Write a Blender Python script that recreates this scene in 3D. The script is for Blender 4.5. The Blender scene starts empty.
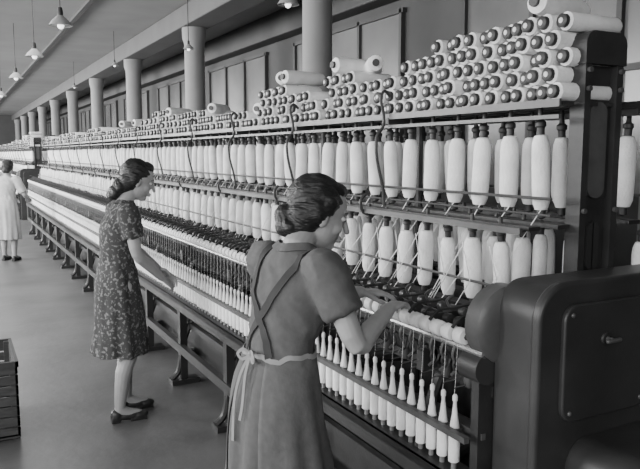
import bpy, math, random
import numpy as np
from mathutils import Vector, Matrix, noise
from mathutils.bvhtree import BVHTree
random.seed(7); rng=np.random.RandomState(5)
D=bpy.data
COL=bpy.context.scene.collection

# ------------------------------------------------------------ materials
def mat(name,c,rough=0.6,var=0.15,scale=8.0,metal=0.0,bump=0.0,bscale=60.0,emit=0,stretch=None,spec=0.4):
    m=D.materials.new(name); m.use_nodes=True
    nt=m.node_tree; N=nt.nodes; K=nt.links
    b=N['Principled BSDF']
    b.inputs['Roughness'].default_value=rough
    b.inputs['Metallic'].default_value=metal
    b.inputs['Specular IOR Level'].default_value=spec
    tc=N.new('ShaderNodeTexCoord'); mp=N.new('ShaderNodeMapping')
    K.new(tc.outputs['Object'],mp.inputs['Vector'])
    if stretch: mp.inputs['Scale'].default_value=stretch
    no=N.new('ShaderNodeTexNoise'); no.inputs['Scale'].default_value=scale; no.inputs['Detail'].default_value=6
    K.new(mp.outputs['Vector'],no.inputs['Vector'])
    cr=N.new('ShaderNodeValToRGB')
    lo=c*(1-var); hi=c*(1+var)
    cr.color_ramp.elements[0].position=0.3; cr.color_ramp.elements[1].position=0.7
    cr.color_ramp.elements[0].color=(lo,lo,lo,1); cr.color_ramp.elements[1].color=(hi,hi,hi,1)
    K.new(no.outputs['Fac'],cr.inputs['Fac']); K.new(cr.outputs['Color'],b.inputs['Base Color'])
    if bump>0:
        n2=N.new('ShaderNodeTexNoise'); n2.inputs['Scale'].default_value=bscale; n2.inputs['Detail'].default_value=4
        K.new(mp.outputs['Vector'],n2.inputs['Vector'])
        bp=N.new('ShaderNodeBump'); bp.inputs['Strength'].default_value=bump; bp.inputs['Distance'].default_value=0.01
        K.new(n2.outputs['Fac'],bp.inputs['Height']); K.new(bp.outputs['Normal'],b.inputs['Normal'])
    if emit>0:
        b.inputs['Emission Color'].default_value=(1,1,1,1); b.inputs['Emission Strength'].default_value=emit
    return m
M={}
M['white']=mat('cotton_roving',0.76,0.95,0.14,11,bump=0.4,bscale=150,spec=.15)
M['wood']=mat('dark_wood',0.028,0.5,0.3,15)
M['core']=mat('paper_core',0.6,0.8,0.1,30)
M['iron']=mat('cast_iron',0.022,0.5,0.3,9,bump=0.1)
M['iron2']=mat('painted_iron',0.028,0.42,0.3,4,bump=0.08,bscale=30)
M['iron3']=mat('worn_iron',0.065,0.4,0.3,9,bump=0.08)
M['steel']=mat('steel',0.30,0.4,0.2,12,metal=0.6)
M['cot']=mat('roller_cot',0.70,0.6,0.12,25)
M['floor']=mat('mill_floor',0.095,0.40,0.38,1.3,bump=0.2,bscale=14)
M['wall']=mat('wall_paint',0.06,0.8,0.12,2,bump=0.05)
M['ceil']=mat('ceiling_paint',0.31,0.85,0.10,1.2)
M['beam']=mat('beam_paint',0.11,0.8,0.1,2)
M['colm']=mat('column_paint',0.21,0.6,0.1,3)
M['pane']=mat('window_glass',0.14,0.25,0.35,0.8)
M['frame']=mat('window_frame',0.045,0.6,0.1,5)
M['lamp']=mat('enamel_shade',0.30,0.4,0.1,6)
M['bulb']=mat('bulb_glass',0.9,0.3,0.02,6,emit=2.5)
M['skin']=mat('skin',0.29,0.52,0.07,14,bump=0.05)
M['hair']=mat('hair',0.011,0.45,0.4,25,bump=0.6,bscale=90,stretch=(.35,.35,1.3))
M['dark']=mat('dark_detail',0.025,0.5,0.1,10)
M['lip']=mat('lips',0.13,0.5,0.1,10)
M['shoe']=mat('shoe_leather',0.025,0.4,0.2,12)
M['chambray']=mat('chambray_cloth',0.086,0.92,0.10,40,bump=0.3,bscale=40)
M['apron']=mat('apron_cloth',0.096,0.92,0.10,40,bump=0.3,bscale=40)
M['tie']=mat('apron_tie',0.24,0.9,0.1,20)
M['strap']=mat('apron_strap',0.035,0.9,0.1,20)
M['coat']=mat('pale_overall',0.40,0.9,0.1,9,bump=0.3)
M['crate']=mat('crate_wood',0.055,0.7,0.3,10,stretch=(1,1,6))
m=mat('printed_dress',0.04,0.9,0.15,10,bump=0.3,bscale=40); M['print']=m
nt=m.node_tree;N=nt.nodes;K=nt.links
b=N['Principled BSDF']; old=b.inputs['Base Color'].links[0].from_socket
tc=N.new('ShaderNodeTexCoord'); n0=N.new('ShaderNodeTexNoise'); n0.inputs['Scale'].default_value=55; n0.inputs['Detail'].default_value=1
K.new(tc.outputs['Object'],n0.inputs['Vector'])
r=N.new('ShaderNodeValToRGB'); r.color_ramp.elements[0].position=0.54; r.color_ramp.elements[1].position=0.66
K.new(n0.outputs['Fac'],r.inputs['Fac'])
mx=N.new('ShaderNodeMix'); mx.data_type='RGBA'
K.new(r.outputs['Color'],mx.inputs['Factor']); K.new(old,mx.inputs['A']); mx.inputs['B'].default_value=(0.16,0.16,0.16,1)
K.new(mx.outputs['Result'],b.inputs['Base Color'])

# ------------------------------------------------------------ mesh helpers
class B:
    def __init__(s): s.v=[];s.f=[];s.m=[];s.n=0;s.mats=[]
    def mi(s,k):
        if k not in s.mats: s.mats.append(k)
        return s.mats.index(k)
    def add(s,VF,k):
        V,F=VF; V=np.asarray(V,float); o=s.n; i=s.mi(k)
        s.v.append(V); s.f.extend([tuple(a+o for a in f) for f in F]); s.m.extend([i]*len(F)); s.n+=len(V)
    def many(s,T,offs):
        for o in offs:
            for V,F,k in T: s.add((V+np.asarray(o,float),F),k)
    def build(s,name,parent=None,origin=(0,0,0),smooth=True,ang=40):
        V=np.concatenate(s.v)-np.asarray(origin,float)
        me=D.meshes.new(name); me.from_pydata(V.tolist(),[],s.f)
        for k in s.mats: me.materials.append(M[k])
        me.polygons.foreach_set('material_index',s.m)
        me.polygons.foreach_set('use_smooth',[smooth]*len(s.f))
        me.update()
        if smooth and ang: me.set_sharp_from_angle(angle=math.radians(ang))
        ob=D.objects.new(name,me); COL.objects.link(ob)
        if parent: ob.parent=parent
        else: ob.location=origin
        return ob
def empty(name,loc=(0,0,0)):
    e=D.objects.new(name,None); e.location=loc; e.empty_display_size=.1; COL.objects.link(e); return e
def rm(ax,a):
    return np.array(Matrix.Rotation(a,3,ax))
def frame(d):
    d=np.asarray(d,float); d=d/np.linalg.norm(d)
    u=np.array([0,0,1.]) if abs(d[2])<0.9 else np.array([1.,0,0])
    a=np.cross(u,d); a/=np.linalg.norm(a); b=np.cross(d,a)
    return a,b,d
def lathe(prof,seg=12,axis=(0,0,1),c=(0,0,0)):
    a,b,d=frame(axis); V=[];F=[]
    th=np.arange(seg)*2*math.pi/seg
    for r,h in prof:
        for t in th: V.append(np.asarray(c)+a*r*math.cos(t)+b*r*math.sin(t)+d*h)
    n=len(prof)
    for i in range(n-1):
        for j in range(seg):
            k=(j+1)%seg
            F.append((i*seg+j,i*seg+k,(i+1)*seg+k,(i+1)*seg+j))
    F.append(tuple(range(seg-1,-1,-1))); F.append(tuple(range((n-1)*seg,n*seg)))
    return np.array(V),F
def cyl(p,q,r,seg=12):
    p=np.asarray(p,float);q=np.asarray(q,float)
    return lathe([(r,0),(r,np.linalg.norm(q-p))],seg,q-p,p)
def box(x0,x1,y0,y1,z0,z1):
    V=np.array([(x,y,z) for z in(z0,z1) for y in(y0,y1) for x in(x0,x1)],float)
    return V,[(0,2,3,1),(4,5,7,6),(0,1,5,4),(2,6,7,3),(0,4,6,2),(1,3,7,5)]
def tube(path,rad,seg=10,round_=False):
    P=[np.asarray(p,float) for p in path]; n=len(P)
    if not hasattr(rad,'__len__'): rad=[rad]*n
    rad=list(rad)
    T=[]
    for i in range(n):
        t=P[min(i+1,n-1)]-P[max(i-1,0)]; T.append(t/max(1e-9,np.linalg.norm(t)))
    if round_:
        P0=P[0];P1=P[-1];r0=rad[0];r1=rad[-1]
        pre=[(P0-T[0]*r0*math.cos(a),r0*math.sin(a)) for a in (0.15,0.6,1.1)]
        post=[(P1+T[-1]*r1*math.cos(a),r1*math.sin(a)) for a in (1.1,0.6,0.15)]
        P=[x[0] for x in pre]+P+[x[0] for x in post]
        rad=[x[1] for x in pre]+rad+[x[1] for x in post]
        T=[T[0]]*3+T+[T[-1]]*3; n=len(P)
    a,b,_=frame(T[0]); V=[];F=[]
    for i in range(n):
        a=a-T[i]*np.dot(a,T[i]); a/=np.linalg.norm(a); b=np.cross(T[i],a)
        for j in range(seg):
            t=2*math.pi*j/seg; V.append(P[i]+rad[i]*(a*math.cos(t)+b*math.sin(t)))
    for i in range(n-1):
        for j in range(seg):
            k=(j+1)%seg; F.append((i*seg+j,i*seg+k,(i+1)*seg+k,(i+1)*seg+j))
    F.append(tuple(range(seg-1,-1,-1))); F.append(tuple(range((n-1)*seg,n*seg)))
    return np.array(V),F
def smoothpath(pts,n=4):
    P=[np.asarray(p,float) for p in pts]; out=[]
    for i in range(len(P)-1):
        p0=P[max(i-1,0)];p1=P[i];p2=P[i+1];p3=P[min(i+2,len(P)-1)]
        for k in range(n):
            t=k/n; out.append(0.5*((2*p1)+(-p0+p2)*t+(2*p0-5*p1+4*p2-p3)*t*t+(-p0+3*p1-3*p2+p3)*t**3))
    out.append(P[-1]); return out
def ell(c,r,R=None,seg=24,rings=14):
    V=[];F=[]
    for i in range(1,rings):
        ph=math.pi*i/rings
        for j in range(seg):
            t=2*math.pi*j/seg; V.append((r[0]*math.sin(ph)*math.cos(t),r[1]*math.sin(ph)*math.sin(t),r[2]*math.cos(ph)))
    V.append((0,0,r[2]));V.append((0,0,-r[2])); V=np.array(V)
    for i in range(rings-2):
        for j in range(seg):
            k=(j+1)%seg; F.append((i*seg+j,(i+1)*seg+j,(i+1)*seg+k,i*seg+k))
    a=len(V)-2;bb=len(V)-1
    for j in range(seg):
        k=(j+1)%seg; F.append((a,j,k)); F.append((bb,(rings-2)*seg+k,(rings-2)*seg+j))
    if R is not None: V=V@np.asarray(R).T
    return V+np.asarray(c,float),F
def prism(poly,y0,y1):
    n=len(poly); V=[(x,y0,z) for x,z in poly]+[(x,y1,z) for x,z in poly]
    F=[tuple(range(n)),tuple(range(2*n-1,n-1,-1))]
    for i in range(n):
        k=(i+1)%n; F.append((i,i+n,k+n,k))
    return np.array(V,float),F
def rpoly(x0,x1,z0,z1,r,n=8,corners=(1,1,1,1)):
    out=[]
    for (cx,cz,a0,on) in ((x0+r,z0+r,math.pi,corners[0]),(x1-r,z0+r,1.5*math.pi,corners[1]),(x1-r,z1-r,0,corners[2]),(x0+r,z1-r,.5*math.pi,corners[3])):
        if on:
            for i in range(n+1):
                a=a0+i/n*math.pi/2; out.append((cx+r*math.cos(a),cz+r*math.sin(a)))
        else:
            sx=-1 if cx<(x0+x1)/2 else 1; sz=-1 if cz<(z0+z1)/2 else 1
            out.append((cx+sx*r,cz+sz*r))
    return out
def bevel(ob,w=0.01,seg=3):
    md=ob.modifiers.new('bevel','BEVEL'); md.width=w; md.segments=seg; md.limit_method='ANGLE'; md.angle_limit=math.radians(50)
def bake(ob,disp=None):
    dg=bpy.context.evaluated_depsgraph_get()
    me=D.meshes.new_from_object(ob.evaluated_get(dg)); ob.modifiers.clear(); ob.data=me
    if disp:
        nn=[v.normal.copy() for v in me.vertices]
        for v,n in zip(me.vertices,nn): v.co=v.co+n*disp(v.co)
    me.polygons.foreach_set('use_smooth',[True]*len(me.polygons)); me.update()

# ------------------------------------------------------------ room
RX0,RX1,RY0,RY1,H=-5.0,4.6,-3.0,42.0,3.75
def simple(name,parts,bev=None,**kw):
    b=B()
    for vf,k in parts: b.add(vf,k)
    o=b.build(name,smooth=False,**kw)
    if bev: bevel(o,bev)
    return o
simple('floor',[(box(RX0,RX1,RY0,RY1,-.1,0),'floor')])
simple('ceiling',[(box(RX0,RX1,RY0,RY1,H,H+.1),'ceil')])
simple('wall_far',[(box(RX0,RX1,RY1,RY1+.1,0,H),'wall')])
simple('wall_near',[(box(RX0,RX1,RY0-.1,RY0,0,H),'wall')])
simple('wall_left',[(box(RX0-.1,RX0,RY0,RY1,0,H),'wall')])
simple('wall_right',[(box(RX1,RX1+.1,RY0,RY1,0,H),'wall')])
colY=[2.25+3.85*i for i in range(0,11)]
wi=1
for side,xw,sg in (('r',RX1,-1),('l',RX0,1)):
    for i,y in enumerate(colY[:-1]):
        b=B(); y0=y+.55;y1=y+3.3
        xa,xb=sorted((xw+sg*.005,xw+sg*.02)); b.add(box(xa,xb,y0,y1,1.3,3.25),'pane')
        xa,xb=sorted((xw,xw+sg*.06))
        for z in (1.3,2.3,3.25): b.add(box(xa,xb,y0-.05,y1+.05,z-.025,z+.025),'frame')
        for k in range(4):
            yy=y0+(y1-y0)*k/3; b.add(box(xa,xb-.002,yy-.025,yy+.025,1.28,3.27),'frame')
        b.build('window_%d'%wi,smooth=False); wi+=1
for y in colY:
    b=B()
    b.add(lathe([(.22,0),(.22,.12),(.17,.2),(.15,.24),(.145,3.2),(.15,3.24),(.17,3.30),(.175,3.36),(.175,3.47)],28,(0,0,1),(3.2,y,0)),'colm')
    b.build('column')
simple('beam_over_columns',[(box(3.0,3.4,RY0,RY1,3.45,3.74),'beam')],.02)
simple('beam_aisle',[(box(-.9,-.55,RY0,RY1,3.45,3.74),'beam')],.02)
simple('trim_1',[(box(4.35,4.6,RY0,RY1,3.38,3.745),'frame')],.02)
simple('ceiling_conduit',[(box(1.75,1.81,RY0,RY1,3.70,3.745),'beam')])
def lamp(x,y,z,s=.85):
    e=empty('pendant_lamp',(x,y,z))
    b=B(); b.add(cyl((0,0,.1*s),(0,0,H-z),.005,6),'dark')
    b.add(lathe([(.022*s,.02*s),(.028*s,.06*s),(.02*s,.11*s)],12),'dark'); b.build('flex_and_holder',parent=e)
    b=B(); b.add(lathe([(.105*s,-.055*s),(.11*s,-.06*s),(.085*s,-.02*s),(.045*s,.02*s),(.03*s,.035*s)],24),'lamp'); b.build('shade',parent=e)
    b=B(); b.add(ell((0,0,-.055*s),(.032*s,.032*s,.038*s),seg=14,rings=8),'bulb'); b.build('bulb',parent=e)
for y in (7.2,9.6,12.5,16.4,20.5): lamp(.99,y,2.93,1.0)
for y,z,s in ((5.45,2.95,.85),(8.25,2.93,.6),(12.5,3.2,.6),(17,3.2,.6)): lamp(2.58,y,z,s)

# ------------------------------------------------------------ spinning frame
XC=1.87; Y0=1.70; Y1=16.0
mir=lambda x:2*XC-x
frame_e=empty('spinning_frame',(XC,Y0,0)); O=(XC,Y0,0)
MB=[] 
def fbuild(b,name,sm=True,bev=None):
    o=b.build(name,parent=frame_e,origin=O,smooth=sm)
    if bev: bevel(o,bev)
    MB.append(o); return o
RB=[(*lathe([(.010,-.135),(.024,-.132),(.033,-.108),(.035,-.06),(.035,.07),(.033,.098),(.024,.122),(.012,.126)],16),'white'),
    (*lathe([(.013,.12),(.014,.15),(.019,.155),(.019,.168),(.010,.176),(.007,.225)],10),'wood'),
    (*lathe([(.006,-.165),(.015,-.16),(.015,-.13)],10),'wood')]
SB=[(V*np.array([.92,.92,.86]),F,k) for V,F,k in RB]
def rows(T,x,z,sp,off,jz=.004,ya=Y0):
    n=int((Y1-ya-.2)/sp)
    return [(x+rng.uniform(-.006,.006),ya+.06+off+i*sp,z+rng.uniform(-jz,jz)) for i in range(n)]
def tilt(T):
    R=rm('X',rng.uniform(-.05,.05))@rm('Y',rng.uniform(-.05,.05)); w=rng.uniform(.86,1.04)
    return [((V*np.array([w,w,1]) if k=='white' else V)@R.T,F,k) for V,F,k in T]
b=B()
for x,off,ya in ((1.80,0,Y0),(1.98,.08,Y0),(2.17,.0,1.5)):
    for o in rows(RB,x,1.585,.155,off,ya=ya): b.many(tilt(RB),[o])
for x,off,ya in ((1.66,.03,Y0),(1.82,.105,Y0),(1.98,.02,Y0),(2.14,.05,1.5)):
    for o in rows(SB,x,1.235,.145,off,.012,ya=ya): b.many(tilt(SB),[o])
fbuild(b,'roving_bobbins')
TB=[(*lathe([(.024,.0),(.0305,.006),(.031,.09),(.0295,.23),(.022,.245)],12,(1,0,0)),'white'),
    (*lathe([(.018,-.018),(.0225,-.015),(.0225,.004)],12,(1,0,0)),'wood'),
    (*lathe([(.0092,-.020),(.0092,-.014)],8,(1,0,0)),'core')]
def layers(y):
    if y<2.32:return 5
    if y<2.55:return 4
    if y<2.72:return 3
    if y<3.25:return 4 if y>2.9 else 3
    if y<3.45:return 2
    if y<4.15:return 4 if y>3.7 else 3
    if y<4.4:return 1
    return 2+int(1.3*(math.sin(y*2.1)+math.sin(y*3.7+1)*.6)>0.4)+ (1 if y<7 and math.sin(y*1.3)>.6 else 0)
b=B(); sp=.0645
y=1.66
while y<Y1-.1:
    L=layers(y)
    for l in range(L):
        yy=y+(l%2)*sp/2+rng.uniform(-.004,.004)
        R=rm('Z',rng.uniform(-.07,.07))
        o=np.array((1.77+rng.uniform(-.025,.02),yy,1.851+l*.0565))
        for V,F,k in TB: b.add((V@R.T+o,F),k)
    y+=sp
PK=(lathe([(.02,-.15),(.038,-.14),(.042,-.08),(.042,.1),(.036,.14),(.02,.15)],16,(1,0,0)))
for x,yy,z,a in ((1.9,1.80,2.155,.2),(1.92,3.05,2.09,1.1),(1.9,3.17,2.10,.1),(1.86,3.95,2.10,.9),(1.9,3.8,2.10,.2),(1.9,4.32,1.94,.6),(1.9,5.3,2.0,.8),(1.9,6.4,2.03,.5),(1.9,7.7,1.98,.3),(1.9,8.6,2.0,.9)):
    b.add((PK[0]@rm('Z',a).T+np.array((x,yy,z)),PK[1]),'white')
    e=rm('Z',a)@np.array((-.155,0,0)); d=rm('Z',a)@np.array((-1.,0,0))
    b.add(lathe([(.018,-.006),(.018,.012)],10,d,np.array((x,yy,z))+e*.98),'wood')
fbuild(b,'stacked_bobbins')
b=B()
for x0,x1 in ((1.74,1.79),(1.84,1.90),(1.95,2.01),(2.06,2.10)): b.add(box(x0,x1,Y0-.08,Y1,1.806,1.818),'iron')
b.add(box(1.722,1.732,Y0-.08,Y1,1.80,1.825),'iron3'); b.add(box(1.722,1.732,Y0-.08,Y1,1.762,1.775),'iron3'); b.add(box(2.10,2.112,Y0-.08,Y1,1.78,1.83),'iron')
for x,z,r in ((1.735,1.50,.006),(1.735,1.445,.004),(1.61,1.20,.005),(2.2,1.5,.006)): b.add(cyl((x,Y0-.05,z),(x,Y1,z),r,6),'iron3')
for x0,x1 in ((1.64,1.69),(1.77,1.83),(1.96,2.0),(2.12,2.18)): b.add(box(x0,x1,Y0-.05,Y1,1.398,1.412),'iron')
for x0,x1 in ((1.63,1.69),(1.79,1.85),(1.96,2.0),(2.11,2.17)): b.add(box(x0,x1,Y0-.05,Y1,1.085,1.10),'iron')
b.add(box(1.60,1.612,Y0-.05,Y1,1.388,1.410),'iron3')
fbuild(b,'creel_rails',False)
b=B()
yb=Y0-.04; k=0
while yb<Y1:
    yy=yb+.02
    if k>0:
        b.add(tube(smoothpath([(1.735,yy,1.90),(1.705,yy,1.925),(1.685,yy,1.89),(1.70,yy,1.83),(1.70,yy,1.77),(1.665,yy,1.72),(1.67,yy,1.62),(1.70,yy,1.50),(1.71,yy,1.41)],3),.007,6),'wood')
        b.add(tube(smoothpath([(1.71,yy,1.41),(1.66,yy,1.38),(1.60,yy,1.39),(1.585,yy,1.44),(1.61,yy,1.47)],3),.007,6),'wood')
        b.add(cyl((1.90,yy,.1),(1.90,yy,1.80),.017,8),'iron')
        b.add(box(1.62,2.18,yy-.01,yy+.01,1.375,1.40),'iron'); b.add(box(1.72,2.10,yy-.012,yy+.012,1.78,1.806),'iron')
        b.add(box(1.5,2.24,yy-.01,yy+.01,1.06,1.085),'iron')
    yb+=.93;k+=1
fbuild(b,'creel_brackets')
def endpost(y):
    b=B()
    b.add(box(1.825,1.853,y,y+.06,.9,1.99),'iron'); b.add(box(1.975,2.003,y,y+.06,.9,1.99),'iron')
    top=rpoly(1.818,2.010,1.94,2.045,.04,6,(0,0,1,1)); b.add(prism(top,y-.006,y+.066),'iron')
    b.add(box(1.81,2.018,y-.004,y+.064,1.12,1.19),'iron')
    b.add(box(1.85,1.98,y+.03,y+.045,1.15,1.96),'iron')
    b.add(prism(rpoly(1.875,1.953,1.50,1.82,.035),y+.015,y+.032),'iron3')
    b.add(prism(rpoly(1.885,1.943,1.25,1.42,.03),y+.018,y+.032),'iron2')
    for z in (1.25,1.46,1.86,1.92): b.add(cyl((1.839,y-.012,z),(1.839,y+.02,z),.009,8),'iron3'); b.add(cyl((1.989,y-.012,z),(1.989,y+.02,z),.009,8),'iron3')
    return b
fbuild(endpost(1.61),'creel_end_post',False,.006)
fbuild(endpost(Y1+.02),'creel_end_post_far',False,.006)
SPC=.060
b=B(); ns=int((Y1-Y0-.02)/SPC)
ys=[Y0+.0+i*SPC for i in range(ns)]
for m_ in (lambda x:x,mir):
    X=m_
    def bx(x0,x1,z0,z1,k): a,c=sorted((X(x0),X(x1))); b.add(box(a,c,Y0-.1,Y1,z0,z1),k)
    bx(1.46,1.70,.985,1.005,'iron'); bx(1.475,1.49,.90,.99,'iron2'); bx(1.66,1.70,1.0,1.075,'iron')
    for x,z,r,k in ((1.425,1.03,.013,'steel'),(1.49,1.05,.012,'steel'),(1.555,1.065,.012,'steel')):
        b.add(cyl((X(x),Y0-.1,z),(X(x),Y1,z),r,10),k)
fbuild(b,'roller_beam',False)
b=B()
cotF=[(*lathe([(.012,-.022),(.025,-.020),(.027,-.014),(.027,.014),(.025,.020),(.012,.022)],14,(0,1,0)),'cot')]
cotB=[(*lathe([(.010,-.02),(.020,-.018),(.020,.010),(.010,.012)],10,(0,1,0)),'wood')]
cotC=[(*lathe([(.010,-.018),(.017,-.016),(.017,.010),(.010,.012)],10,(0,1,0)),'iron3')]
rod=[(*lathe([(.009,-.030),(.009,.030)],6,(0,1,0)),'wood')]
for X in (lambda x:x,mir):
    b.many(cotF,[(X(1.415),y,1.068) for y in ys]); b.many(rod,[(X(1.415),y,1.068) for y in ys])
    b.many(cotB,[(X(1.478),y+.03,1.085) for y in ys])
    b.many(cotC,[(X(1.545),y+.03,1.10) for y in ys])
fbuild(b,'drafting_rollers')
b=B()
P=smoothpath([(0,0,.045),(-.03,0,.055),(-.062,0,.035),(-.07,0,0.0),(-.05,0,-.035),(-.075,0,-.06)],3)
H1=[(*tube(P,.0050,5),'iron3'),(*ell((-.01,0,.05),(.012,.014,.012),seg=8,rings=5),'wood')]
b.many(H1,[(1.475,y+.03,.99) for y in ys])
sad=[(*tube(smoothpath([(1.40,0,1.09),(1.44,0,1.12),(1.50,0,1.12),(1.57,0,1.125)],2),.006,5),'wood'),
     (*tube(smoothpath([(1.49,0,1.118),(1.47,0,1.15),(1.50,0,1.165)],2),.005,5),'iron3')]
b.many(sad,[(0,y+.03,0) for y in ys[::2]])
wgt=[(*lathe([(.006,.05),(.006,.03),(.016,.025),(.020,0),(.013,-.022)],9),'iron3')]
b.many(wgt,[(1.452,y,.915) for y in ys[::2]])
stp=[(*tube([(.018*math.cos(t),0,.026*math.sin(t)) for t in np.linspace(0,2*math.pi,9)],.0045,4),'wood')]
b.many(stp,[(1.425,y+.03,.965) for y in ys])
fbuild(b,'saddles_and_hooks')
cop=[(*lathe([(.012,-.02),(.0185,-.015),(.019,.05),(.018,.090),(.010,.140),(.0075,.165)],12),'white'),
     (*lathe([(.0070,.16),(.0060,.185),(.0085,.188),(.0085,.204),(.004,.21)],8),'white'),
     (*lathe([(.011,-.10),(.015,-.095),(.015,-.07),(.009,-.065),(.009,-.02)],8),'steel')]
b=B()
for y in ys:
    b.many(cop,[(1.395,y,.665+rng.uniform(-.004,.004))]); b.many(cop,[(mir(1.395),y,.665)])
fbuild(b,'spindle_cops')
b=B()
for X in (lambda x:x,mir):
    def bx(x0,x1,z0,z1,k): a,c=sorted((X(x0),X(x1))); b.add(box(a,c,Y0-.1,Y1,z0,z1),k)
    bx(1.345,1.445,.595,.625,'iron2'); bx(1.345,1.357,.55,.625,'iron2')
    bx(1.352,1.372,.754,.774,'iron3'); bx(1.422,1.438,.752,.772,'iron3')
    bx(1.36,1.40,.23,.29,'iron2'); bx(1.44,1.47,.40,.44,'iron')
    bx(1.485,1.50,.1,.55,'iron')
fbuild(b,'spindle_and_ring_rails',False)
b=B()
ring=[(*lathe([(.026,-.006),(.026,.006),(.022,.007),(.022,-.007)],12),'iron3')]
b.many(ring,[(1.395,y,.762) for y in ys])
lap=[(*tube([(1.47,0,.905),(1.425,0,.90),(1.40,.006,.897),(1.392,-.002,.897)],.003,4),'iron3')]
b.many(lap,[(0,y,0) for y in ys])
b.add(box(1.462,1.478,Y0-.1,Y1,.885,.92),'iron')
fbuild(b,'ring_and_lappets')
b=B()
def yarn(p,q,r=.0009): b.add(tube([p,q],r,3),'white')
for i,y in enumerate(ys):
    yarn((1.40,y,1.04),(1.393,y,.90)); yarn((1.393,y,.90),(1.38,y,.77))
for i in range(int((Y1-Y0-.2)/.155)):
    y=Y0+.06+i*.155
    yarn((1.775,y-.03,1.46),(1.56,y+.05+.05*math.sin(i*2.3),1.11),.002)
for i in range(int((Y1-Y0-.2)/.145)):
    y=Y0+.09+i*.145
    b.add(tube([(1.628,y+.03,1.33),(1.60,y-.05,1.20),(1.55,y-.03,1.11)],.002,3),'white')
    if i%2: yarn((1.66,y,1.40),(1.57,y+.12,1.11),.0022)
fbuild(b,'roving_strands')
b=B(); yy=Y0+.2
while yy<Y1+.1:
    for X,s in ((lambda x:x,1),(mir,-1)):
        def bx(x0,x1,a,c,z0,z1,k='iron2'): p,q=sorted((X(x0),X(x1))); b.add(box(p,q,a,c,z0,z1),k)
        bx(1.37,1.42,yy-.03,yy+.03,.03,.60); bx(1.30,1.50,yy-.05,yy+.05,0,.035)
        b.add(tube(smoothpath([(X(1.31),yy,.04),(X(1.36),yy,.09),(X(1.385),yy,.2)],4),.022,8),'iron2')
        b.add(tube(smoothpath([(X(1.40),yy,.30),(X(1.5),yy,.5),(X(1.7),yy,.6),(XC,yy,.62)],4),.022,8),'iron2')
        b.add(tube(smoothpath([(X(1.40),yy,.6),(X(1.44),yy,.75),(X(1.5),yy,.9),(X(1.52),yy,.99)],4),.02,8),'iron2')
        bx(1.44,1.6,yy-.02,yy+.02,.93,1.10,'iron')
    b.add(box(1.40,mir(1.40),yy-.02,yy+.02,.18,.24),'iron2'); b.add(box(1.40,mir(1.40),yy-.02,yy+.02,.90,.97),'iron2')
    yy+=.95
fbuild(b,'leg_castings',True)
b=B(); b.add(cyl((XC,Y0-.1,.40),(XC,Y1,.40),.12,20),'iron3'); fbuild(b,'tin_roller')
# headstock
b=B()
b.add(prism(rpoly(1.46,2.36,0,1.265,.10,8,(0,0,1,1)),1.43,1.60),'iron2')
fbuild(b,'headstock_body',True,.012)
b=B()
b.add(prism(rpoly(1.445,2.375,0,1.28,.11,8,(0,0,1,1)),1.40,1.436),'iron2')
fbuild(b,'headstock_rim',True,.012)
b=B()
b.add(prism(rpoly(1.53,1.90,.86,1.215,.05),1.382,1.402),'iron2')
b.add(prism(rpoly(1.97,2.30,.86,1.215,.05),1.382,1.402),'iron2')
b.add(cyl((1.70,1.375,1.10),(1.70,1.39,1.10),.02,14),'iron')
b.add(cyl((1.70,1.352,1.10),(1.70,1.39,1.10),.008,10),'iron3')
b.add(tube([(1.675,1.352,1.10),(1.725,1.352,1.10)],.007,8,True),'iron3')
for x in (1.56,1.87):
    for z in (.89,1.185): b.add(cyl((x,1.376,z),(x,1.39,z),.008,8),'iron3')
fbuild(b,'headstock_door',True,.006)
b=B()
b.add(prism(rpoly(1.57,2.3,0,.80,.09,8,(0,0,1,1)),1.14,1.41),'iron2')
b.add(prism(rpoly(1.62,2.25,.1,.74,.07,8),1.12,1.145),'iron2')
fbuild(b,'headstock_motor_cover',True,.02)
b=B()
b.add(lathe([(.02,-.006),(.05,-.006),(.11,0),(.126,.015),(.126,.075),(.10,.09)],36,(0,1,0),(1.515,1.58,1.115)),'iron3')
b.add(cyl((1.44,1.60,.98),(1.44,1.69,.98),.05,20),'iron2')
b.add(box(1.41,2.33,1.605,1.64,0,1.0),'iron')
fbuild(b,'gear_guard',True)
e2=empty('spinning_frame',(XC,Y0+17.2,0))
for o in MB:
    c=D.objects.new(o.name,o.data); COL.objects.link(c); c.parent=e2
    for md in o.modifiers:
        if md.type=='BEVEL': bevel(c,md.width)

# crate
e=empty('wooden_crate',(-.05,4.45,0)); b=B()
x0,x1,y0,y1=-.34,.265,4.22,4.78
for z in np.arange(.02,.44,.062):
    b.add(box(x0,x1,y0,y0+.014,z,z+.05),'crate'); b.add(box(x0,x1,y1-.014,y1,z,z+.05),'crate')
    b.add(box(x1-.014,x1,y0,y1,z,z+.05),'crate'); b.add(box(x0,x0+.014,y0,y1,z,z+.05),'crate')
for x in (x0+.012,x1-.042):
    for y in (y0+.012,y1-.042): b.add(box(x,x+.03,y,y+.03,0,.455),'crate')
for a in (y0-.006,y1-.012): b.add(box(x0-.006,x1+.006,a,a+.018,.43,.465),'frame')
for a in (x0-.006,x1-.012): b.add(box(a,a+.018,y0-.006,y1+.006,.43,.464),'frame')
b.add(box(x0,x1,y0,y1,.01,.03),'crate')
b.build('slats',parent=e,origin=(-.05,4.45,0),smooth=False)

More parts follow.
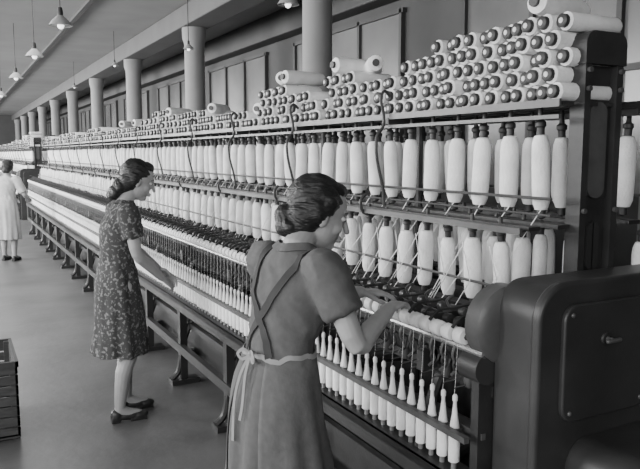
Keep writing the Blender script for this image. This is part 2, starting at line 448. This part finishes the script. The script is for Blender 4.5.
# ------------------------------------------------------------ people
def nrm(v): v=np.asarray(v,float); return v/np.linalg.norm(v)
def hand(S,w,d,n,side,curl=.5,sc=.92):
    w=np.asarray(w,float); d=nrm(d); n=np.asarray(n,float); n=nrm(n-d*np.dot(n,d)); t=np.cross(d,n)*side
    R=np.stack([d,t,n],1)
    S.add(ell(w+d*.048*sc,(.05*sc,.036*sc,.014*sc),R,16,10),'skin')
    offs=(.028,.0095,-.0095,-.028); kn=(.086,.091,.087,.077); ln=(1,1.1,1.02,.8)
    for o,k,l in zip(offs,kn,ln):
        p0=w+t*o*.45*sc+d*.012; p=w+(d*k+t*o)*sc
        S.add(tube([p0,p],[.013*sc,.0098*sc],8,True),'skin')
        P=[p];a=0
        for s_,c_ in ((.041,.55),(.027,1.0),(.021,.8)):
            a+=curl*c_; p=p+(d*math.cos(a)+n*math.sin(a)+t*o*1.6)*s_*l*sc; P.append(p)
        S.add(tube(P,[.0088*sc,.0082*sc,.0074*sc,.006*sc],8,True),'skin')
    a=w+(d*.02+t*.022)*sc; b_=a+(d*.6+t*.75+n*.25)*.036*sc; c=b_+(d*.85+t*.25+n*.45)*.03*sc; e_=c+(d*.9-t*.1+n*.4)*.024*sc
    S.add(tube([a,b_,c,e_],[.014*sc,.011*sc,.0095*sc,.0075*sc],8,True),'skin')

def ribbon(b,pts,w,k,bvh=None,off=.006,thick=.003,normal=None):
    P=[Vector(p) for p in smoothpath(pts,5)]; Ns=[]
    for i,p in enumerate(P):
        if bvh:
            loc,no,_,_=bvh.find_nearest(p); P[i]=loc+no*off; Ns.append(no)
        else: Ns.append(Vector(normal))
    V=[];F=[];n=len(P)
    for i in range(n):
        t=(P[min(i+1,n-1)]-P[max(i-1,0)]).normalized(); s=t.cross(Ns[i]).normalized()*w/2
        for a in (P[i]-s,P[i]+s,P[i]+s+Ns[i]*thick,P[i]-s+Ns[i]*thick): V.append(tuple(a))
    for i in range(n-1):
        for j in range(4):
            k2=(j+1)%4; F.append((i*4+j,i*4+k2,(i+1)*4+k2,(i+1)*4+j))
    F.append((3,2,1,0)); F.append(tuple(range((n-1)*4,n*4)))
    b.add((np.array(V),F),k)

def loft(rings,seg=72,fold=0.0,wz=1.0,n1=9,ph=0.0,levels=46):
    R=np.array(rings); z=np.linspace(R[0,0],R[-1,0],levels)
    V=[];F=[]
    def sm(c):
        v=np.interp(z,R[:,0],R[:,c]); 
        for _ in range(2): v[1:-1]=(v[:-2]+2*v[1:-1]+v[2:])/4
        return v
    cx,cy,rx,ry=sm(1),sm(2),sm(3),sm(4)
    th=np.arange(seg)*2*math.pi/seg
    lev=[(z[i],cx[i],cy[i],rx[i],ry[i]) for i in range(levels)]
    lev=[(z[0]+.10,cx[0],cy[0],rx[0]*.86,ry[0]*.86),(z[0]+.002,cx[0],cy[0],rx[0]*.94,ry[0]*.94)]+lev
    for (zz,a,b_,p,q) in lev:
        am=fold*max(0,min(1,(wz-zz)/(wz-R[0,0])))**.6
        m_=1+am*(np.sin(n1*th+ph+3*zz)*.6+np.sin((n1+4)*th*1.0+2.1+ph)*.4)
        for t,mm in zip(th,m_): V.append((a+p*mm*math.cos(t),b_+q*mm*math.sin(t),zz))
    n=len(lev)
    for i in range(n-1):
        for j in range(seg):
            k=(j+1)%seg; F.append((i*seg+j,i*seg+k,(i+1)*seg+k,(i+1)*seg+j))
    F.append(tuple(range(seg-1,-1,-1))); F.append(tuple(range((n-1)*seg,n*seg)))
    return np.array(V),F

def woman(name,base,phi,spec):
    org=(base[0],base[1],0); E=empty(name,org)
    Rb=rm('Z',phi)
    L=lambda x,y,z: Rb@np.array((x,y,z),float)
    Wd=lambda p: np.asarray(p,float)-np.array(org)
    nb=spec['neck']; ch=spec['chest']; wa=spec['waist']; pe=spec['pelvis']
    hc=L(*spec['head']); Rh=rm('Z',phi+spec.get('hyaw',0))@rm('Y',spec['hpitch'])
    hs=spec.get('hs',1.0)
    HL=lambda x,y,z: hc+Rh@(np.array((x,y,z),float)*hs)
    S=B()
    sh={}
    for s,key in ((-1,'r'),(1,'l')):
        sp_=L(ch[0]*.3+nb[0]*.7-.01,s*.150,nb[2]-.045); sh[key]=sp_
        el=Wd(spec['elbow_'+key]); wr=Wd(spec['wrist_'+key])
        um=(sp_+el)/2; fm=el*.62+wr*.38
        S.add(tube(smoothpath([L(nb[0]-.01,s*.08,nb[2]-.05),sp_,um,el,fm,wr],3),
              list(np.interp(np.linspace(0,5,16),[0,1,2,3,4,5],[.04,.046,.041,.034,.035,.0235])),14,True),'skin')
        hd=spec.get('hd_'+key, None); d=nrm(wr-el) if hd is None else nrm(hd)
        hand(S,wr,d,spec['hn_'+key],-1*s,spec.get('curl',.5))
        hp=L(pe[0],s*.08,pe[2]-.02); kn=L(*spec['knee_'+key]); an=L(*spec['ankle_'+key])
        cm=kn*.62+an*.38+L(-.018,0,0)
        S.add(tube(smoothpath([hp,(hp+kn)/2+L(.01,0,0),kn,cm,an],3),
              list(np.interp(np.linspace(0,4,13),[0,1,2,3,4],[.082,.07,.048,.051,.031])),14,True),'skin')
        S.add(tube([an,an+L(.05,0,-.03),an+L(.12,0,-.045)],[.033,.034,.026],12,True),'skin')
    V,F=loft([(pe[2]-.08,pe[0],0,.09,.13),(pe[2]+.03,pe[0],0,.10,.145),(wa[2],wa[0],0,.075,.105),(ch[2],ch[0],0,.09,.13),(nb[2]-.04,nb[0]-.005,0,.065,.12),(nb[2]+.01,nb[0],0,.05,.06)],32,levels=20)
    S.add((V@Rb.T,F),'skin')
    S.add(tube([L(nb[0]-.01,0,nb[2]-.05),L(nb[0],0,nb[2]+.01),HL(-.02,0,-.06),HL(-.01,0,0)],[.062,.05,.046,.045],16,True),'skin')
    def sc_(r): return tuple(a*hs for a in r)
    def he(c,r): S.add(ell(HL(*c),sc_(r),Rh),'skin')
    he((-.012,0,.028),(.092,.073,.084)); he((.018,0,-.022),(.068,.06,.094)); he((.05,0,-.088),(.032,.028,.024))
    he((.03,0,-.065),(.045,.048,.04)); he((.066,0,.03),(.022,.045,.012))
    for s in (-1,1):
        he((.05,s*.034,-.028),(.028,.022,.024)); he((-.002,s*.070,-.014),(.016,.009,.028))
    S.add(tube([HL(.082,0,.018),HL(.096,0,-.008),HL(.107,0,-.026)],[.007,.009,.0115],10,True),'skin')
    he((.088,0,-.054),(.010,.020,.006)); he((.086,0,-.065),(.010,.017,.006))
    sk=S.build('skin_body',parent=E,ang=None)
    md=sk.modifiers.new('r','REMESH'); md.mode='VOXEL'; md.voxel_size=.0042; md.use_smooth_shade=True
    md=sk.modifiers.new('s','SMOOTH'); md.factor=.5; md.iterations=3
    bake(sk)
    b=B()
    for s in (-1,1):
        b.add(ell(HL(.0675,s*.03,.008),(.0135,.0135,.009),Rh,12,8),'core')
        b.add(ell(HL(.0775,s*.031,.006),(.005,.006,.006),Rh,10,6),'dark')
        b.add(tube([HL(.078,s*.017,.026),HL(.078,s*.032,.032),HL(.066,s*.047,.027)],[.0028,.0032,.002],6,True),'dark')
    b.add(ell(HL(.0925,0,-.0555),(.0075,.019,.0045),Rh,12,6),'lip'); b.add(ell(HL(.091,0,-.064),(.0075,.016,.005),Rh,12,6),'lip')
    b.build('face_features',parent=E,ang=None)
    b=B()
    for c,r in spec['hair']: b.add(ell(HL(*c),sc_(r),Rh),'hair')
    ho=b.build('hair',parent=E,ang=None)
    md=ho.modifiers.new('r','REMESH'); md.mode='VOXEL'; md.voxel_size=.004; md.use_smooth_shade=True
    md=ho.modifiers.new('s','SMOOTH'); md.factor=.5; md.iterations=10
    Ri=Rh.T
    def hd_(co):
        q=Ri@(np.array(co)-hc)
        ang_=math.atan2(q[1],q[2]+.02)
        n1=noise.noise(Vector((q[0]*14,ang_*11,q[2]*8)))
        n2=noise.noise(Vector((q[0]*20,q[1]*20,q[2]*26)))
        return .0035*n1+.0055*n2+.002
    bake(ho,hd_)
    b=B(); hem=spec['hem']; f=spec.get('flare',1.0)
    V,F=loft([(hem,pe[0]+spec.get('hemx',0),0,.185*f,.205*f),(hem+.2,pe[0]+spec.get('hemx',0)*.6,0,.165*f,.19*f),(pe[2]-.04,pe[0]-.01,0,.135,.172),(pe[2]+.05,pe[0]-.005,0,.12,.155),
        (wa[2],wa[0],0,.093,.122),(wa[2]+.04,wa[0]+.005,0,.100,.128),(ch[2]-.06,ch[0]-.005,0,.114,.140),(ch[2]+.02,ch[0],0,.118,.15),(nb[2]-.075,nb[0]-.02,0,.094,.160),
        (nb[2]-.035,nb[0]-.015,0,.073,.135),(nb[2]-.005,nb[0]-.01,0,.062,.085),(nb[2]+.018,nb[0]-.003,0,.056,.060)],80,fold=spec.get('fold',.07),wz=wa[2]-.03,ph=spec.get('ph',0.))
    V=V@Rb.T; b.add((V,F),spec['cloth'])
    for s in (-1,1):
        b.add(ell(L(ch[0]+.075,s*.06,ch[2]+.0),(.05,.055,.055),Rb),spec['cloth'])
    for s,key in ((-1,'r'),(1,'l')):
        el=Wd(spec['elbow_'+key]); a=L(nb[0]-.015,s*.09,nb[2]-.06); p=sh[key]; q=el
        sl=spec.get('sleeve',.6)
        e_=p*(1-sl)+q*sl; mdp=(p+e_)/2
        pf=spec.get('puff',1)
        b.add(tube(smoothpath([a,p+L(0,0,.0),mdp,e_*.85+mdp*.15,e_],3),list(np.interp(np.linspace(0,4,13),range(5),[.05,.062*pf,.066*pf,.062*pf,.054])),18,False),spec['cloth'])
    do=b.build('dress',parent=E,ang=None)
    md=do.modifiers.new('r','REMESH'); md.mode='VOXEL'; md.voxel_size=.007; md.use_smooth_shade=True
    md=do.modifiers.new('s','SMOOTH'); md.factor=.5; md.iterations=5
    sd=spec.get('ph',0.)*5
    def cd_(co):
        x,y,z=co
        k=min(1,max(0,(wa[2]+.02-z)/.08))           # 1 = skirt, 0 = bodice
        sk_=noise.noise(Vector((x*16+sd,y*16,z*3.2)))
        bo=noise.noise(Vector((x*13+z*9+sd,y*13-z*7,z*8)))
        rid=(1-abs(bo)*2.2)
        g=math.exp(-((z-wa[2])/.05)**2)*noise.noise(Vector((x*38,y*38,z*8)))  # waist gathers
        return k*.013*sk_+(1-k)*(.0065*rid-.002)+.006*g
    bake(do,cd_)
    b=B()
    for key in 'rl':
        an=L(*spec['ankle_'+key]); g=an.copy(); g[2]=0
        def se(c,r): b.add(ell(g+L(*c),r,Rb,20,12),'shoe')
        se((.055,0,.035),(.105,.036,.030)); se((.12,0,.028),(.058,.040,.026)); se((-.02,0,.045),(.038,.033,.042))
        b.add((box(-.055,.0,-.026,.026,0,.035)[0]@Rb.T+g,box(0,1,0,1,0,1)[1]),'shoe')
        b.add((box(.06,.165,-.034,.034,0,.014)[0]@Rb.T+g,box(0,1,0,1,0,1)[1]),'shoe')
    so=b.build('shoes',parent=E,ang=None)
    md=so.modifiers.new('r','REMESH'); md.mode='VOXEL'; md.voxel_size=.005; md.use_smooth_shade=True
    md=so.modifiers.new('s','SMOOTH'); md.factor=.5; md.iterations=2
    bake(so)
    bvh=BVHTree.FromPolygons([v.co for v in do.data.vertices],[p.vertices for p in do.data.polygons])
    if spec.get('apron'):
        b=B()
        for s in (-1,1):
            ribbon(b,[L(nb[0]+.09,s*.09,ch[2]+.02),L(nb[0]+.05,s*.095,nb[2]-.04),L(nb[0]-.01,s*.095,nb[2]-.0),L(nb[0]-.08,s*.085,nb[2]-.05),L(ch[0]-.13,s*.04,ch[2]-.0),L(ch[0]-.14,-s*.03,ch[2]-.09),L(wa[0]-.12,-s*.07,wa[2]+.01)],.026,'strap',bvh)
        wp=[L(wa[0]+.13*math.cos(t),.16*math.sin(t),wa[2]) for t in np.linspace(0,2*math.pi,17)]
        ribbon(b,wp,.016,'tie',bvh,off=.005)
        k=L(wa[0]-.112,.01,wa[2])
        nn=L(-1,-.3,0)
        for s in (-1,1):
            ribbon(b,[k,k+L(-.012,s*.022,.014),k+L(-.02,s*.042,-.004),k+L(-.012,s*.026,-.02),k],.010,'tie',normal=nn)
            ribbon(b,[k,k+L(-.03,s*.012,-.06),k+L(-.05,s*.022,-.15),k+L(-.06,s*.02,-.24-.04*s)],.010,'tie',normal=nn)
        b.add(ell(k,(.009,.011,.010),Rb),'tie')
        b.build('apron_straps_and_bow',parent=E)
        b=B(); V=[];F=[]; nt_=64; nz=36
        for i in range(nz):
            z=wa[2]-.005-(wa[2]-hem-.06)*i/(nz-1)
            for j in range(nt_+1):
                t=math.radians(-150+300*j/nt_)
                p=Vector(L(pe[0]+.5*math.cos(t),.5*math.sin(t),z)); c=Vector(L(pe[0],0,z))
                loc,no,_,_=bvh.ray_cast(p,(c-p).normalized())
                if loc is None: loc=c+(p-c).normalized()*.15
                V.append(tuple(loc+(p-c).normalized()*.005))
        w_=nt_+1
        for i in range(nz-1):
            for j in range(nt_): F.append((i*w_+j,(i+1)*w_+j,(i+1)*w_+j+1,i*w_+j+1))
        b.add((np.array(V),F),'apron'); ao=b.build('apron_skirt',parent=E,ang=None)
        md=ao.modifiers.new('so','SOLIDIFY'); md.thickness=.004; md.offset=0
    if spec.get('collar'):
        b=B()
        for s in (-1,1):
            ribbon(b,[L(nb[0]+.075,s*.012,nb[2]-.05),L(nb[0]+.05,s*.055,nb[2]-.01),L(nb[0]-.01,s*.07,nb[2]+.01),L(nb[0]-.06,s*.03,nb[2]+.01),L(nb[0]-.068,0,nb[2]+.01)],.03,spec['cloth'],bvh,off=.004)
        b.build('collar',parent=E)
    return E

hairA=[((-.030,0,.036),(.092,.082,.086)),((-.050,0,-.020),(.062,.079,.068)),((-.060,0,-.060),(.046,.062,.050)),
       ((-.028,-.058,.005),(.042,.026,.055)),((-.028,.058,.005),(.042,.026,.055)),((.022,0,.088),(.040,.052,.026))]
woman('woman_worker',(.925,2.03),math.radians(14),dict(
  pelvis=(-.01,0,.87),waist=(.0,0,1.01),chest=(.045,0,1.18),neck=(.075,0,1.335),head=(.178,0,1.446),hpitch=.36,hyaw=-.46,hs=1.05,
  elbow_r=(1.085,1.80,1.055),wrist_r=(1.300,1.945,1.120),hd_r=(.75,.50,.05),hn_r=(.25,.1,-1),
  elbow_l=(1.06,2.28,1.09),wrist_l=(1.295,2.13,1.145),hd_l=(.85,-.25,-.05),hn_l=(.25,0,-1),curl=.6,
  knee_r=(.03,-.09,.46),ankle_r=(-.02,-.10,.08),knee_l=(.06,.09,.46),ankle_l=(.05,.11,.08),
  hem=.36,flare=1.02,cloth='chambray',sleeve=.62,puff=1.08,fold=.075,apron=True,collar=True,
  hair=hairA+[((-.088,0,-.072),(.038,.058,.036)),((-.104,.01,-.045),(.034,.040,.038)),((-.02,.035,.095),(.045,.03,.026)),((-.03,-.03,.098),(.05,.03,.024)),((-.004,-.066,.03),(.032,.020,.036)),((-.004,.066,.03),(.032,.020,.036))]))
woman('woman_worker',(.885,4.30),math.radians(2),dict(
  pelvis=(-.02,0,.87),waist=(-.025,0,1.01),chest=(.0,0,1.19),neck=(.035,0,1.345),head=(.125,0,1.485),hpitch=.40,hyaw=-.2,hs=1.03,
  elbow_r=(.945,4.12,1.05),wrist_r=(1.115,4.22,.88),hd_r=(.75,.35,-.55),hn_r=(-.3,.6,-.6),
  elbow_l=(.99,4.50,1.06),wrist_l=(1.15,4.42,.90),hd_l=(.75,-.2,-.55),hn_l=(-.3,-.5,-.6),curl=.45,
  knee_r=(.02,-.09,.45),ankle_r=(-.06,-.09,.08),knee_l=(.05,.08,.45),ankle_l=(.03,.09,.08),
  hem=.415,flare=.93,cloth='print',sleeve=.62,fold=.06,collar=True,ph=1.3,
  hair=hairA+[((-.085,0,-.075),(.045,.066,.055)),((-.100,0,-.115),(.038,.060,.045)),((-.112,0,-.140),(.030,.050,.030)),((.020,0,.100),(.036,.046,.022))]))
woman('woman_worker',(.70,11.6),math.radians(60),dict(
  pelvis=(-.01,0,.85),waist=(.0,0,.99),chest=(.03,0,1.15),neck=(.05,0,1.30),head=(.10,0,1.43),hpitch=.35,
  elbow_r=(.95,11.50,1.02),wrist_r=(1.02,11.72,.95),hn_r=(0,0,-1),
  elbow_l=(.62,11.9,1.02),wrist_l=(.80,12.02,.95),hn_l=(0,0,-1),
  knee_r=(.03,-.09,.45),ankle_r=(-.02,-.09,.08),knee_l=(.05,.08,.45),ankle_l=(.03,.09,.08),
  hem=.34,flare=.95,cloth='coat',sleeve=.85,hair=hairA))

# ------------------------------------------------------------ light
def area(name,loc,tgt,sx,sy,p):
    l=D.lights.new(name,'AREA'); l.shape='RECTANGLE'; l.size=sx; l.size_y=sy; l.energy=p
    o=D.objects.new(name,l); COL.objects.link(o); o.location=loc
    o.rotation_euler=(Vector(tgt)-Vector(loc)).to_track_quat('-Z','Y').to_euler()
for i,y in enumerate((1.,5.5,11,18,27,36)):
    area('window_daylight',(-4.8,y,2.4),(1.5,y+.5,.9),3.2,2.0,(330,600,1000,1500,1800,1400)[i])
area('window_daylight',(-1.2,-2.8,2.5),(1.2,3,1.1),4.5,2.0,290)
area('ceiling_fill',(.4,15,3.54),(.4,15,0),2.0,14.0,300)  # added soft fill lamp below the closed ceiling, no skylight there
w=D.worlds.new('world'); bpy.context.scene.world=w; w.use_nodes=True
w.node_tree.nodes['Background'].inputs[0].default_value=(.6,.6,.6,1); w.node_tree.nodes['Background'].inputs[1].default_value=.4

# ------------------------------------------------------------ camera
cd=D.cameras.new('camera'); cd.sensor_width=36; cd.lens=36*690/640; cd.clip_end=200
co=D.objects.new('camera',cd); COL.objects.link(co); co.location=(0,0,1.65)
yaw=math.radians(27.9); p=math.radians(6.7)
co.rotation_euler=Vector((math.sin(yaw)*math.cos(p),math.cos(yaw)*math.cos(p),-math.sin(p))).to_track_quat('-Z','Y').to_euler()
bpy.context.scene.camera=co
